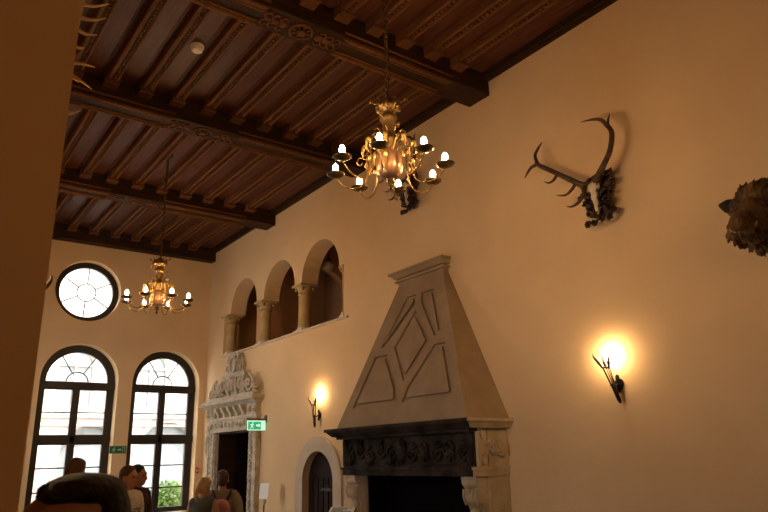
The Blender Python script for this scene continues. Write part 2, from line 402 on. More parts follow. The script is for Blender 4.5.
bd = MB(); bd.prism([(yb1, 0), (yb0, 0), (yt0, sl), (yt1, sl)], pan, .0, .052, HF)
bevel(bd.build('panel_moulding', HOODST, FP), .008)
def inset(L, d):
    n = len(L); A = sum(L[i][0] * L[(i + 1) % n][1] - L[(i + 1) % n][0] * L[i][1] for i in range(n)); sg = 1 if A > 0 else -1; out = []
    for i in range(n):
        p0, p1, p2 = Vector(L[i - 1]), Vector(L[i]), Vector(L[(i + 1) % n])
        e1 = (p1 - p0).normalized(); e2 = (p2 - p1).normalized(); n1 = Vector((-e1.y, e1.x)) * sg; n2 = Vector((-e2.y, e2.x)) * sg
        bis = (n1 + n2); bis = bis / max(bis.length_squared / 2, .35); out.append(tuple(p1 + bis * d))
    return out
inner = MB()
for L in pan:                                       # raised field inside every panel, leaving a deep groove around it
    inner.prism(inset(L, .050), [], .0, .014, HF)
inner.build('panel_field', HOODST, FP)
eb = MB()
for P in ([(yb1, 0), (yb1 - .085, 0), (yt1 - .05, sl), (yt1, sl)], [(yb0, 0), (yb0 + .085, 0), (yt0 + .05, sl), (yt0, sl)], [(yb1, 0), (yb0, 0), (yb0 + .02, .055), (yb1 - .02, .055)]): eb.prism(P, [], .050, .070, HF)
eb.build('edge_band', HOODST, FP)
tc = MB()
def tier(mb, x0, y0, y1, z0, z1): mb.box(x0, 4.999, y0, y1, z0, z1)
tier(tc, 4.925, 5.47, 6.32, 3.74, 3.775); tier(tc, 4.895, 5.44, 6.36, 3.775, 3.80); tier(tc, 4.93, 5.47, 6.33, 3.80, 3.825)
tc.hexa([(4.90, 5.44, 3.825), (4.999, 5.44, 3.825), (4.999, 6.37, 3.825), (4.90, 6.37, 3.825), (4.865, 5.43, 3.875), (4.999, 5.43, 3.875), (4.999, 6.42, 3.875), (4.865, 6.42, 3.875)])
tier(tc, 4.85, 5.42, 6.44, 3.875, 3.905)
tc.build('hood_cornice', HOODST, FP)
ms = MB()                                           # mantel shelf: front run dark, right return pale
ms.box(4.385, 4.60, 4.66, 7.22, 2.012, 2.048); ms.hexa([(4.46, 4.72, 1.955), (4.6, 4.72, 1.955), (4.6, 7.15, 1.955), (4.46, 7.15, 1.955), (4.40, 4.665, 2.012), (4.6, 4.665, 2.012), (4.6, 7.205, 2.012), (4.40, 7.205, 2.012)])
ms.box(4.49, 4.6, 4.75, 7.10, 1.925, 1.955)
bevel(ms.build('mantel_shelf', DARKST, FP), .006)
m2 = MB(); m2.box(4.388, 4.999, 4.643, 4.70, 2.014, 2.046); m2.hexa([(4.47, 4.70, 1.955), (4.999, 4.70, 1.955), (4.999, 4.76, 1.955), (4.47, 4.76, 1.955), (4.41, 4.652, 2.010), (4.999, 4.652, 2.010), (4.999, 4.76, 2.010), (4.41, 4.76, 2.010)])
m2.box(4.6, 4.999, 4.70, 7.20, 1.955, 2.046)
bevel(m2.build('mantel_return', STONE, FP), .006)['label'] = 'pale yellow stone side of the mantel shelf'
fz = MB(); fz.box(4.575, 4.75, 4.775, 7.03, 1.60, 1.93); fz.build('frieze', DARKST, FP)
fs = MB(); fs.box(4.60, 4.999, 4.752, 7.02, 1.60, 1.956)
fs.box(4.585, 4.62, 4.742, 4.80, 1.60, 1.93); fs.box(4.72, 4.735, 4.744, 4.76, 1.6, 1.93)
fs.build('frieze_side', STONE, FP)['label'] = 'pale yellow stone end of the frieze'
rf = MB(); FF = lambda u, v, t: (4.575 - t, u, v)
rnd = random.Random(3)
for sgn in (-1, 1):
    for k in range(5):
        c = (5.90 + sgn * (.17 + k * .20), 1.76 + (.03 if k % 2 else -.03))
        volute(rf, c, .095, FF, pi / 2 + sgn * pi / 2 * (k % 2), 1.5, sgn * (1 if k % 2 else -1), .03, .17)
        leafy(rf, (c[0], c[1]), .15, FF, (.9 if k % 2 else -.9) * 1.2 + (0 if sgn > 0 else pi), 4, .03)
rf.ell(FF(5.9, 1.77, .02), (.045, .085, .12)); leafy(rf, (5.9, 1.77), .14, FF, pi / 2, 5, .05); leafy(rf, (5.9, 1.75), .14, FF, -pi / 2, 5, .05)
for y in (4.83, 7.0): rf.box(4.545, 4.58, y - .035, y + .035, 1.62, 1.92)
for z in (1.615, 1.925): rf.tube([(4.565, 4.78, z), (4.565, 7.03, z)], .015, 8)
rf.build('frieze_carving', DARKST, FP, smooth=True)
rs = MB(); FS = lambda u, v, t: (u, 4.752 - t, v)
for (cx, cy, a) in ((4.80, 1.70, pi / 2), (4.87, 1.72, 1.0), (4.93, 1.68, 2.0), (4.86, 1.84, -1.2), (4.78, 1.86, -2)): leafy(rs, (cx, cy), .13, FS, a, 4, .02)
volute(rs, (4.86, 1.77), .07, FS, 0, 1.2, 1, .02, .2)
for z in (1.66, 1.9): rs.ell(FS(4.66, z, .01), (.028, .012, .05))
rs.build('end_carving', STONE, FP, smooth=True)['label'] = 'pale leaf carving on the end of the frieze'
ar = MB(); ar.box(4.525, 4.72, 4.80, 7.05, 1.575, 1.603); ar.box(4.545, 4.72, 4.80, 7.04, 1.515, 1.575); ar.build('architrave', DARKST, FP)
a2 = MB(); a2.box(4.54, 4.999, 4.74, 4.80, 1.573, 1.602); a2.box(4.555, 4.999, 4.75, 4.80, 1.515, 1.573); a2.box(4.72, 4.999, 4.80, 7.04, 1.515, 1.6); a2.build('architrave_return', STONE, FP)['label'] = 'pale yellow stone side of the architrave'
for s, (ya, yb) in ((0, (4.76, 5.00)), (1, (6.80, 7.04))):
    j = MB(); yc = (ya + yb) / 2
    j.box(4.72, 4.999, ya, yb, 0, 1.515); j.box(4.70, 4.999, ya - .005, yb + .005, 0, .18)
    jm = j.build('jamb', STONE, FP); bevel(jm, .006)
    c = MB()
    prof = [(4.565, 1.515), (4.72, 1.515), (4.72, .85), (4.705, .85), (4.69, .95), (4.66, 1.05), (4.655, 1.15), (4.67, 1.2), (4.645, 1.25), (4.60, 1.30), (4.585, 1.36), (4.61, 1.40), (4.575, 1.45)]
    c.prism(prof, [], ya + .015, yb - .015, lambda u, v, t: (u, t, v))
    for q in (ya + .03, yb - .03):
        c.tube([(4.63 + .045 * cos(a), q, 1.33 + .05 * sin(a)) for a in [k * .45 for k in range(15)]], .013, 6)
    c.ell((4.60, yc, 1.33), (.045, .085, .055)); c.ell((4.64, yc, 1.15), (.05, .08, .09)); c.ell((4.585, yc, 1.45), (.035, .1, .04))
    for k in range(5): c.tube([(4.575, ya + .04 + k * .04, 1.40), (4.57, ya + .04 + k * .04, 1.33), (4.60, ya + .04 + k * .04, 1.26)], .014, 6, 3)
    c.build('corbel', STONE if s == 0 else ARCHST, jm, smooth='auto')
fb = MB(); fb.box(4.985, 4.999, 5.0, 6.8, 0, 1.52); fb.box(4.75, 4.99, 4.99, 5.01, 0, 1.52); fb.box(4.75, 4.99, 6.79, 6.81, 0, 1.52); fb.box(4.73, 4.99, 5.0, 6.8, 1.50, 1.514)
fb.build('firebox_lining', BLACK, FP)
MB().box(4.35, 4.999, 4.70, 7.10, 0.001, .06).build('hearth_slab', STONE, FP)

# ------------------------------------------------------------------ carved portal
PT = thing('carved_door_surround', 'pale carved stone door surround with scrolled pediment near the far corner', 'door surround', (4.9, PY, 0))
PF = lambda x: (lambda u, v, t: (x - t, u, v))
for s in (-1, 1):
    j = MB(); a, b = sorted((PY + (.665 if s > 0 else -.76), PY + s * .93)); j.box(4.93, 4.999, a, b, 0, 2.2); a, b = sorted((PY + (.69 if s > 0 else -.775), PY + (.78 if s > 0 else -.83))); j.box(4.905, 4.94, a, b, 0, 2.2)
    a, b = sorted((PY + s * .93, PY + s * 1.03)); j.box(4.91, 4.999, a, b, 0, 2.24)
    jm = j.build('jamb', PORTAL, PT); bevel(jm, .008)
    c = MB()
    for k in range(26):
        z = .15 + k * .08; c.ell((4.918, PY + s * .855, z), (.016, .03, .028), None, 8, 6)
        c.ell((4.905, PY + (.735 if s > 0 else -.80), z + .03), (.010, .02, .03), None, 8, 6)
    c.build('bead_carving', PORTAL, jm, smooth=True)
    v = MB(); volute(v, (PY + s * 1.0, 2.24), .075, PF(4.93), pi / 2, 1.5, -s, .02, .25)
    v.tube([(4.93, PY + s * 1.0, 2.15), (4.92, PY + s * 1.02, 1.95), (4.94, PY + s * .99, 1.7), (4.95, PY + s * .98, 1.5)], [.045, .04, .03, .015], 8, 4)
    v.build('console', PORTAL, jm, smooth=True)
l = MB(); l.box(4.93, 4.999, PY - 1.0, PY + 1.0, 2.2, 2.40); l.box(4.905, 4.94, PY - .83, PY + .78, 2.2, 2.235)
lint = l.build('lintel', PORTAL, PT)
c = MB()
for k in range(12):
    y = PY - .86 + k * .156; volute(c, (y, 2.315), .055, PF(4.93), k, 1.2, 1 if k % 2 else -1, .015, .22)
c.build('lintel_carving', PORTAL, lint, smooth=True)
l = MB(); l.box(4.895, 4.999, PY - 1.05, PY + 1.05, 2.40, 2.445); l.box(4.975, 4.999, PY - 1.02, PY + 1.02, 2.445, 2.62); l.box(4.90, 4.98, PY - 1.02, PY - .68, 2.445, 2.62); l.box(4.90, 4.98, PY + .68, PY + 1.02, 2.445, 2.62)
for k in range(5):
    y = PY - .52 + k * .26
    l.prism([(4.83, 2.62), (4.98, 2.62), (4.98, 2.445), (4.905, 2.445), (4.90, 2.5), (4.86, 2.55)], [], y - .04, y + .04, lambda u, v, t: (u, t, v))
fr_ = l.build('bracket_frieze', PORTAL, PT)
c = MB()
for s in (-1, 1):
    volute(c, (PY + s * .80, 2.53), .07, PF(4.90), 0, 1.4, s, .02, .25); leafy(c, (PY + s * .92, 2.53), .12, PF(4.90), 0 if s > 0 else pi, 4, .02)
c.build('frieze_carving', PORTAL, fr_, smooth=True)
l = MB()
l.hexa([(4.90, PY - 1.04, 2.62), (4.999, PY - 1.04, 2.62), (4.999, PY + 1.04, 2.62), (4.90, PY + 1.04, 2.62), (4.80, PY - 1.10, 2.68), (4.999, PY - 1.10, 2.68), (4.999, PY + 1.12, 2.68), (4.80, PY + 1.12, 2.68)])
l.box(4.77, 4.999, PY - 1.13, PY + 1.15, 2.68, 2.715); l.box(4.79, 4.999, PY - 1.11, PY + 1.12, 2.715, 2.75); l.box(4.85, 4.999, PY - .98, PY + .98, 2.75, 2.80)
bevel(l.build('cornice', PORTAL, PT), .005)
PP = PY - .11
p = MB(); p.prism([(PP - .85, 2.80), (PP + .85, 2.80), (PP + .62, 2.98), (PP + .44, 3.12), (PP - .44, 3.12), (PP - .62, 3.0)], [], 4.93, 4.999, YZ)
for s in (-1, 1):
    volute(p, (PP + s * .70, 2.95), .155, PF(4.91), pi / 2, 1.6, -s, .07, .19)
    volute(p, (PP + s * .36, 2.97), .13, PF(4.91), -pi / 2, 1.5, s, .08, .19)
    leafy(p, (PP + s * .84, 2.84), .19, PF(4.91), (.5 if s > 0 else pi - .5), 4, .06)
    leafy(p, (PP + s * .52, 2.82), .25, PF(4.91), pi / 2, 4, .08)
    p.tube([(4.90, PP + s * .53, 2.82), (4.84, PP + s * .52, 2.96), (4.88, PP + s * .46, 3.1)], [.03, .045, .02], 7, 3)
    p.tube([(4.90, PP + s * .17, 2.82), (4.85, PP + s * .20, 2.95), (4.87, PP + s * .16, 3.1)], [.03, .035, .02], 7, 3)
for y in (-.07, .07): p.ell((4.86, PP + y, 2.98), (.05, .045, .12))
p.ell((4.85, PP, 3.07), (.05, .05, .055))
p.build('pediment_scrolls', PORTAL, PT, smooth='auto')
l = MB(); l.box(4.86, 4.999, PP - .50, PP + .50, 3.15, 3.185); l.box(4.89, 4.999, PP - .45, PP + .45, 3.115, 3.15); l.build('upper_cornice', PORTAL, PT)
p = MB(); p.prism([(PP - .3, 3.185), (PP + .3, 3.185), (PP + .26, 3.38), (PP + .14, 3.54), (PP - .14, 3.54), (PP - .26, 3.38)], [], 4.945, 4.999, YZ)
p.ell((4.91, PP, 3.34), (.05, .09, .10)); p.tube([(4.87, PP + .13 * cos(k * .35), 3.34 + .14 * sin(k * .35)) for k in range(19)], .022, 7)
for s in (-1, 1):
    volute(p, (PP + s * .24, 3.27), .08, PF(4.92), 0, 1.4, s, .06, .2); volute(p, (PP + s * .20, 3.43), .07, PF(4.92), pi, 1.4, -s, .06, .2)
    leafy(p, (PP + s * .12, 3.46), .12, PF(4.93), pi / 2 - s * .3, 4, .03)
leafy(p, (PP, 3.47), .10, PF(4.92), pi / 2, 5, .03)
p.build('crest', PORTAL, PT, smooth='auto')
tl = MB(); tl.box(5.0, 5.305, PY + .635, PY + .664, .001, 2.199); tl.box(5.0, 5.305, PY - .759, PY - .73, .001, 2.199); tl.box(5.0, 5.305, PY - .73, PY + .635, 2.17, 2.199); tl.build('trim_3', WOODB, kind='structure')
dr = MB(); dr.box(5.31, 6.15, PY + .62, PY + .67, .01, 2.2)
for (ya, yb) in ((5.4, 5.7), (5.78, 6.06)):
    for (za, zb_) in ((.2, .9), (1.05, 1.55), (1.7, 2.1)): dr.box(ya, yb, PY + .605, PY + .63, za, zb_)
d1 = dr.build('door_1', WOODD, kind='structure')
MB().lathe([(.012, 0), (.012, .03), (.028, .04), (.028, .06), (.01, .07)], (6.10, PY + .62, 1.05), (0, -1, 0), 12).build('door_knob', BRASSD, d1, world=False, smooth=True)

# ------------------------------------------------------------------ small arched doorway
AS = thing('arched_door_surround', 'plain smooth pale stone arch around the small dark doorway beside the fireplace', 'door surround', (5, AY, 0))
a = MB(); outer = arch(AY, .615, 0, 1.40); a.prism(outer, [[(AY - .41, .0005), (AY + .41, .0005)] + arch(AY, .41, 0, 1.40)[2:]], 4.965, 4.999, YZ)
bevel(a.build('stone_arch', ARCHST, AS), .008)
a = MB(); a.prism(arch(AY, .418, .001, 1.40), [], 5.08, 5.11, YZ)
for k in range(6): a.box(5.065, 5.085, AY - .40 + k * .135, AY - .29 + k * .135, .05, 1.45)
d2 = a.build('door_2', WOODD, kind='structure')
h = MB()
for z in (.5, 1.3): h.box(5.056, 5.066, AY - .40, AY + .05, z - .02, z + .02)
h.build('strap_hinges', IRON, d2, world=False)

# ------------------------------------------------------------------ arcade columns
CL = ['sandstone half column at the far left end of the wall arcade', 'round sandstone column between the left and middle arches of the arcade',
      'round sandstone column between the middle and right arches of the arcade', 'carved corner bracket column at the right end of the arcade']
for i, y in enumerate((11.85, 10.41, 9.04)):
    c = thing('arcade_column', CL[i], 'column', (5.14, y, 3.605), 'columns of the wall arcade')
    MB().lathe([(.105, .07), (.098, .25), (.094, .60), (.096, .61)], (5.14, y, 3.605), seg=24).build('shaft', COLST, c, smooth='auto')
    b = MB(); b.box(5.01, 5.27, y - .13, y + .13, 3.606, 3.635); b.lathe([(.125, .03), (.13, .045), (.115, .06), (.11, .075)], (5.14, y, 3.605), seg=24); b.build('base', COLBASE, c, smooth='auto')
    k = MB(); k.lathe([(.10, .60), (.115, .61), (.10, .625), (.10, .66), (.13, .72), (.14, .73)], (5.14, y, 3.605), seg=24); k.box(4.985, 5.29, y - .15, y + .15, 4.335, 4.369)
    for q in range(4):
        a = pi / 4 + q * pi / 2; k.ell((5.14 + .14 * cos(a), y + .14 * sin(a), 4.30), .028, None, 8, 6)
    k.build('capital', COLST, c, smooth='auto')
c = thing('arcade_column', CL[3], 'column', (5.1, 7.72, 3.605), 'columns of the wall arcade')
k = MB(); k.box(5.0, 5.27, 7.68, 7.72, 3.63, 4.28); k.build('shaft', COLST, c)
k = MB(); k.box(4.985, 5.28, 7.68, 7.80, 4.335, 4.369); k.hexa([(5, 7.68, 4.22), (5.27, 7.68, 4.22), (5.27, 7.71, 4.22), (5, 7.71, 4.22), (4.99, 7.68, 4.335), (5.28, 7.68, 4.335), (5.28, 7.78, 4.335), (4.99, 7.78, 4.335)]); k.ell((5.0, 7.74, 4.30), .03, None, 8, 6); k.build('capital', COLST, c)
k = MB(); k.box(4.99, 5.28, 7.68, 7.80, 3.606, 3.64); k.ell((5.03, 7.74, 3.66), (.04, .05, .04)); k.build('base', COLBASE, c, smooth='auto')
GLY = 10.52
gl = thing('globe_lamp', 'pale unlit round globe lamp hanging in the gallery behind the right arch', 'ceiling lamp', (6.5, GLY, 5.95))
MB().ell((6.5, GLY, 5.25), .105, None, 20, 12).build('glass_globe', COLBASE, gl, smooth=True)
MB().tube([(6.5, GLY, 5.37), (6.5, GLY, 5.95)], .01).lathe([(.05, .12), (.04, .15), (.01, .17)], (6.5, GLY, 5.25)).build('pendant_rod', BRASSD, gl)

# ------------------------------------------------------------------ chandeliers
def chandelier(label, x, y, zr, phase):
    R = .412
    """zr = height of the bulb centres"""
    t = thing('chandelier', label, 'chandelier', (x, y, CZ), 'brass chandeliers'); zo = zr - CZ
    L = lambda p: p
    b = MB()
    b.lathe([(.0, -.30), (.012, -.29), (.02, -.275), (.008, -.255), (.03, -.235), (.02, -.215), (.035, -.20)], (0, 0, zo + .075), seg=16)
    b.build('finial', BRASSD, t, world=False, smooth=True)
    b = MB(); b.lathe([(.035, -.175), (.068, -.165), (.092, -.13), (.100, -.08), (.099, -.03), (.090, .01), (.07, .03), (.05, .04)], (0, 0, zo + .055), seg=24)
    b.build('globe', COPPER, t, world=False, smooth=True)
    b = MB(); b.lathe([(.05, .0), (.04, .03), (.055, .06), (.05, .10), (.07, .12), (.066, .145), (.042, .16), (.038, .20), (.05, .23), (.042, .26), (.055, .29), (.068, .31), (.064, .33), (.04, .345), (.045, .37), (.07, .39), (.078, .43), (.07, .455), (.03, .47), (.015, .49)], (0, 0, zo + .06), seg=20)
    b.build('stem', BRASS, t, world=False, smooth=True)
    b = MB()
    for k in range(8):
        a = 2 * pi * k / 8
        b.tube([(.05 * cos(a), .05 * sin(a), zo + .44), (.082 * cos(a), .082 * sin(a), zo + .47), (.075 * cos(a), .075 * sin(a), zo + .505), (.09 * cos(a), .09 * sin(a), zo + .525)], [.012, .015, .011, .005], 6, 3)
        b.ell((.085 * cos(a + .4), .085 * sin(a + .4), zo + .455), .016, None, 8, 6)
    for k in range(6):
        a = 2 * pi * k / 6 + .3; hh = (.36, .42, .50)[k % 3]; b.tube([(.04 * cos(a), .04 * sin(a), zo + hh), (.10 * cos(a), .10 * sin(a), zo + hh + .005), (.125 * cos(a), .125 * sin(a), zo + hh + .02)], [.006, .005, .004], 6, 3); b.ell((.13 * cos(a), .13 * sin(a), zo + hh + .025), .015, None, 8, 6)
    b.build('crown', BRASS, t, world=False, smooth=True)
    # chain
    c = MB(); z = zo + .58; n = 0
    while z < -.06:
        vert = n % 2; P = []
        for k in range(13):
            a = 2 * pi * k / 12; u = .016 * cos(a); v = .027 * sin(a); P.append((u if vert else 0, 0 if vert else u, z + .022 + v))
        c.tube(P, .0058, 5); z += .043; n += 1
    c.tube([(0, 0, zo + .53), (0, 0, zo + .60)], .008, 6)
    c.tube([(.012, 0, zo + .5), (.013, .004, zo + 1.2), (.01, 0, -.03)], .0035, 5)
    c.build('chain', BRASSD, t, world=False)
    MB().lathe([(.015, -.07), (.05, -.05), (.06, -.02), (.065, -.001)], (0, 0, 0), seg=16).build('ceiling_rose', BRASSD, t, world=False, smooth=True)
    for k in range(8):
        a = phase + 2 * pi * k / 8; ca, sa = cos(a), sin(a)
        f = lambda r, z: (r * ca, r * sa, zo + z)
        m = MB()
        m.tube([f(.05, .10), f(.095, .175), f(.145, .185), f(.165, .10), f(.162, -.03), f(.19, -.135), f(.265, -.175), f(.345, -.15), f(.392, -.10), f(R, -.06)], [.007, .0075, .0075, .007, .007, .007, .007, .006, .006], 7, 5)
        m.tube([f(.175, .05), f(.225, .07), f(.245, .03), f(.22, .005), f(.205, .03)], [.005, .005, .004], 6, 4)
        m.tube([f(.10, .195), f(.07, .235), f(.10, .265), f(.13, .245)], [.007, .006, .005], 6, 4)
        arm = m.build('arm', BRASS, t, world=False, smooth=True)
        leaf = MB(); leaf.tube([f(.165, .12), f(.18, .16), f(.20, .13), f(.20, .06)], [.004, .016, .012, .003], 6, 3); leaf.ell(f(.175, .0), (.016, .016, .022), None, 8, 6); leaf.build('gilt_leaf', GILT, arm, world=False, smooth=True)
        m = MB(); m.lathe([(.008, -.075), (.02, -.068), (.05, -.062), (.068, -.048), (.070, -.043), (.05, -.052), (.02, -.056), (.02, -.04), (.024, -.036), (.012, -.03)], f(R, 0), seg=18); m.build('drip_pan', BRASSD, arm, world=False, smooth=True)
        m = MB(); m.lathe([(.0125, -.052), (.0125, -.022)], f(R, 0), seg=12); m.build('candle_sleeve', CANDLE, arm, world=False, smooth='auto')
        m = MB(); m.lathe([(.010, -.024), (.019, -.012), (.0225, .004), (.020, .022), (.011, .038), (.001, .046)], f(R, 0), seg=14); m.build('bulb', BULB, arm, world=False, smooth=True)
    return t
ch1 = chandelier('large near brass chandelier with eight lit candle bulbs and copper globe, high centre', 2.75, 3.592, 3.799, rad(-1.4))
ch2 = copy_tree(ch1); ch2.location = (2.69, 8.64, CZ); ch2['label'] = 'smaller looking far brass chandelier hanging between the round window and the arcade'; ch2.rotation_euler[2] = rad(8)
ch_fill = copy_tree(ch1); ch_fill.location = (2.65, -1.6, CZ); ch_fill['label'] = 'added unseen brass chandelier behind the viewer, lighting the near end of the hall'  # added out of view to raise the light level
# ------------------------------------------------------------------ wall torches
def sconce(x, y, z, label, side=-1, lean=(.34, .03), bo=(0, 0, 0)):
    """z = height of wall rosette; side -1: on right wall"""
    t = thing('wall_torch', label, 'wall lamp', (x, y, z), 'wrought iron torch lamps with a bright bulb')
    s = side
    m = MB(); m.lathe([(.045, .0), (.045, .008), (.03, .016), (.012, .022)], (0, 0, 0), (s, 0, 0), 16); m.ell((s * .02, 0, .05), (.012, .02, .03)); m.ell((s * .02, 0, -.05), (.012, .02, .03))
    m.build('wall_plate', IRON, t, world=False, smooth='auto')
    m = MB(); m.tube([(s * .01, 0, 0), (s * .05, 0, -.015), (s * .085, 0, -.02)], .009, 8, 3); m.tube([(s * .09 + .022 * cos(k * pi / 6), .022 * sin(k * pi / 6), -.02) for k in range(13)], .006, 6); m.build('bracket_arm', IRON, t, world=False, smooth=True)
    ax = Vector((s * lean[0], lean[1], 1)).normalized(); o = Vector((s * .09, -.0, -.02))
    m = MB()
    m.tube([o - ax * .15, o - ax * .12, o - ax * .02, o + ax * .02], [.010, .018, .020, .020], 10)
    for k in range(5):
        a = 2 * pi * k / 5; q = Vector((cos(a), sin(a), 0)); m.tube([o + ax * .0 + q * .018, o + ax * .08 + q * .024, o + ax * .16 + q * .030], .0045, 6, 3)
    m.tube([o + ax * .16 + Vector((.03 * cos(k * pi / 8), .03 * sin(k * pi / 8), 0)) for k in range(17)], .006, 6)
    m.build('torch_stem', IRON, t, world=False, smooth=True)
    for k in range(3):
        a = 2 * pi * k / 3 + .5; q = Vector((cos(a), sin(a), 0)); m = MB()
        m.tube([o + ax * .15 + q * .028, o + ax * .20 + q * .045, o + ax * .25 + q * .07, o + ax * .285 + q * .062], [.008, .015, .009, .001], 7, 4); m.build('flame_petal', IRON, t, world=False, smooth=True)
    bp = o + ax * .235 + Vector(bo)
    m = MB(); m.lathe([(.012, -.05), (.014, -.035), (.024, -.01), (.028, .01), (.022, .03), (.008, .042), (.001, .045)], bp, seg=16); m.build('bulb', BULBS, t, world=False, smooth=True)
    return t
s1 = sconce(4.999, 3.41, 2.26, 'lit black iron torch lamp on bare wall right of the fireplace', -1, (.26, .16), (.09, 0, .035))
s2 = sconce(4.999, 8.33, 2.30, 'lit black iron torch lamp above the small arched doorway', -1, (.05, .02), (.055, -.02, .07))
s3 = copy_tree(s1); s3.location = (.306, 3.25, 2.28); s3.rotation_euler[2] = pi; s3.location.x = .298; s3['label'] = 'lit lamp peeking past the dark wall edge beside the round window'

# ------------------------------------------------------------------ stag trophies
def trophy():
    t = thing('stag_antler_trophy', 'larger dark stag antlers with skull on carved plaque, right of near chandelier', 'antler trophy', (4.99, 3.30, 3.86), 'stag antler trophies on the right wall')
    f = lambda y, z, x=4.80: (x, y * x / 4.8, H + (z - H) * x / 4.8)
    F3 = lambda u, v, t: f(u, v, t)
    p = MB(); rn = random.Random(5)
    p.prism([(3.20, 4.10), (3.36, 4.06), (3.42, 3.95), (3.36, 3.80), (3.36, 3.70), (3.24, 3.66), (3.14, 3.70), (3.16, 3.84), (3.10, 3.95), (3.12, 4.06)], [], 4.93, 4.998, F3)
    edge = [(3.12, 4.06), (3.10, 3.97), (3.12, 3.88), (3.15, 3.80), (3.12, 3.72), (3.16, 3.66), (3.25, 3.66), (3.32, 3.65), (3.39, 3.65), (3.36, 3.74), (3.40, 3.84), (3.43, 3.92), (3.40, 4.0)]
    for (y, z) in edge:
        for q in range(5):
            a = rn.random() * 6.3; p.ell(f(y + .024 * cos(a), z + .024 * sin(a), 4.91 - rn.random() * .03), (.014, .009 + .006 * rn.random(), .021), Matrix.Rotation(a, 3, 'X'), 8, 6)
        p.tube([f(y, z, 4.93), f(y + (y - 3.27) * .22, z + (z - 3.86) * .12, 4.89)], [.022, .006], 6)
    for k in range(90):
        y = 3.27 + rn.gauss(0, .065); z = 3.84 + rn.gauss(0, .10)
        if abs(y - 3.275 - (z - 3.84) * .25) < .04 and rn.random() < .85: continue
        if not (3.68 < z < 4.08 and 3.15 < y < 3.39): continue
        a = rn.random() * 6.3; p.tube([f(y, z, 4.92), f(y + .03 * cos(a), z + .03 * sin(a), 4.86), f(y + .06 * cos(a), z + .06 * sin(a), 4.875)], [.010, .013, .004], 6, 3)
    p.build('carved_plaque', CARVED, t, smooth='auto')
    s = MB()
    s.prism([(3.24, 4.05), (3.35, 4.03), (3.365, 3.96), (3.335, 3.90), (3.305, 3.80), (3.285, 3.725), (3.262, 3.725), (3.25, 3.80), (3.235, 3.90), (3.22, 3.98)], [], 4.87, 4.93, F3)
    s.ell(f(3.295, 3.97, 4.87), (.04, .06, .06)); s.ell(f(3.275, 3.80, 4.87), (.03, .024, .10)); s.ell(f(3.285, 3.89, 4.865), (.03, .036, .08))
    o = s.build('skull', BONE, t, smooth=True); remesh(o, .010, 3)
    for y in (3.245, 3.335):
        e = MB(); e.ell(f(y, 3.92, 4.862), (.024, .014, .02)); e.build('eye_socket', CARVED, o, smooth=True)
    L = MB(); L.tube([f(3.33, 4.02, 4.87), f(3.40, 4.03, 4.84), f(3.541, 4.142), f(3.701, 4.272), f(3.85, 4.39), f(3.902, 4.445)], [.034, .03, .025, .023, .022, .018], 10, 5)
    L.lathe([(.045, -.012), (.05, 0), (.04, .012)], f(3.33, 4.03, 4.87), (-.3, .5, .3), 12)
    L.tube([f(3.88, 4.42), f(3.905, 4.52), f(3.86, 4.58), f(3.80, 4.63)], [.019, .016, .012, .002], 8, 4)
    L.tube([f(3.88, 4.42), f(3.96, 4.42), f(4.02, 4.38), f(4.06, 4.335)], [.018, .016, .011, .002], 8, 4)
    L.tube([f(3.37, 4.03, 4.85), f(3.395, 3.95, 4.80), f(3.46, 3.885, 4.77), f(3.54, 3.868, 4.76), f(3.60, 3.89, 4.75)], [.02, .019, .016, .010, .002], 8, 4)
    L.tube([f(3.46, 4.085, 4.83), f(3.52, 4.03, 4.79), f(3.60, 4.00, 4.77), f(3.70, 4.035, 4.76)], [.017, .015, .011, .002], 8, 4)
    L.tube([f(3.66, 4.24), f(3.71, 4.195, 4.77), f(3.77, 4.185, 4.76), f(3.83, 4.22, 4.75)], [.015, .013, .009, .002], 8, 4)
    L.build('antler', ANT, t, smooth=True)
    Rr = MB(); Rr.tube([f(3.25, 4.02, 4.87), f(3.235, 4.05, 4.83), f(3.155, 4.14), f(3.08, 4.24), f(3.038, 4.374), f(3.05, 4.45), f(3.08, 4.50)], [.034, .03, .026, .024, .023, .021, .018], 10, 5)
    Rr.lathe([(.045, -.012), (.05, 0), (.04, .012)], f(3.245, 4.03, 4.87), (-.3, -.4, .3), 12)
    Rr.tube([f(3.07, 4.47), f(3.055, 4.53), f(3.03, 4.59)], [.019, .012, .002], 8, 4)
    Rr.tube([f(3.065, 4.47), f(3.12, 4.56), f(3.20, 4.605), f(3.34, 4.64)], [.019, .018, .013, .002], 8, 4)
    Rr.tube([f(3.11, 4.20), f(3.07, 4.19, 4.78)], [.016, .004], 6)
    Rr.build('antler', ANT, t, smooth=True)
    return t
tr1 = trophy()
tr2 = copy_tree(tr1); tr2.location = (4.99, 6.00, 4.83); tr2['label'] = 'distant stag antler trophy on the wall just below the near chandelier'
# trophy on the left wall, tines reaching past the wall edge
t3 = thing('wall_antlers', 'pale many pronged antlers jutting out past the dark wall edge at top left', 'antler trophy', (.31, 3.0, 3.6))
b = MB(); b.ell((.34, 3.0, 3.45), (.035, .08, .12)); b.build('skull', BONE, t3, smooth=True)
b = MB(); b.prism(circ(3.0, 3.45, .16, 20), [], .306, .325, YZ); b.build('plaque', CARVED, t3)
a = MB(); a.tube([(.36, 3.0, 3.52), (.44, 3.02, 3.60), (.455, 3.0, 3.75), (.47, 3.0, 3.90), (.50, 3.0, 4.0)], [.022, .02, .018, .015, .008], 8, 5)
for (x0, z0, x1, z1) in ((.465, 3.84, .588, 3.882), (.46, 3.765, .582, 3.797), (.455, 3.70, .551, 3.690), (.45, 3.62, .50, 3.60)):
    a.tube([(x0, 3.0, z0 - .01), ((x0 + x1) / 2, 3.0, (z0 + z1) / 2 - .018), (x1, 3.0, z1)], [.011, .008, .002], 7, 4)
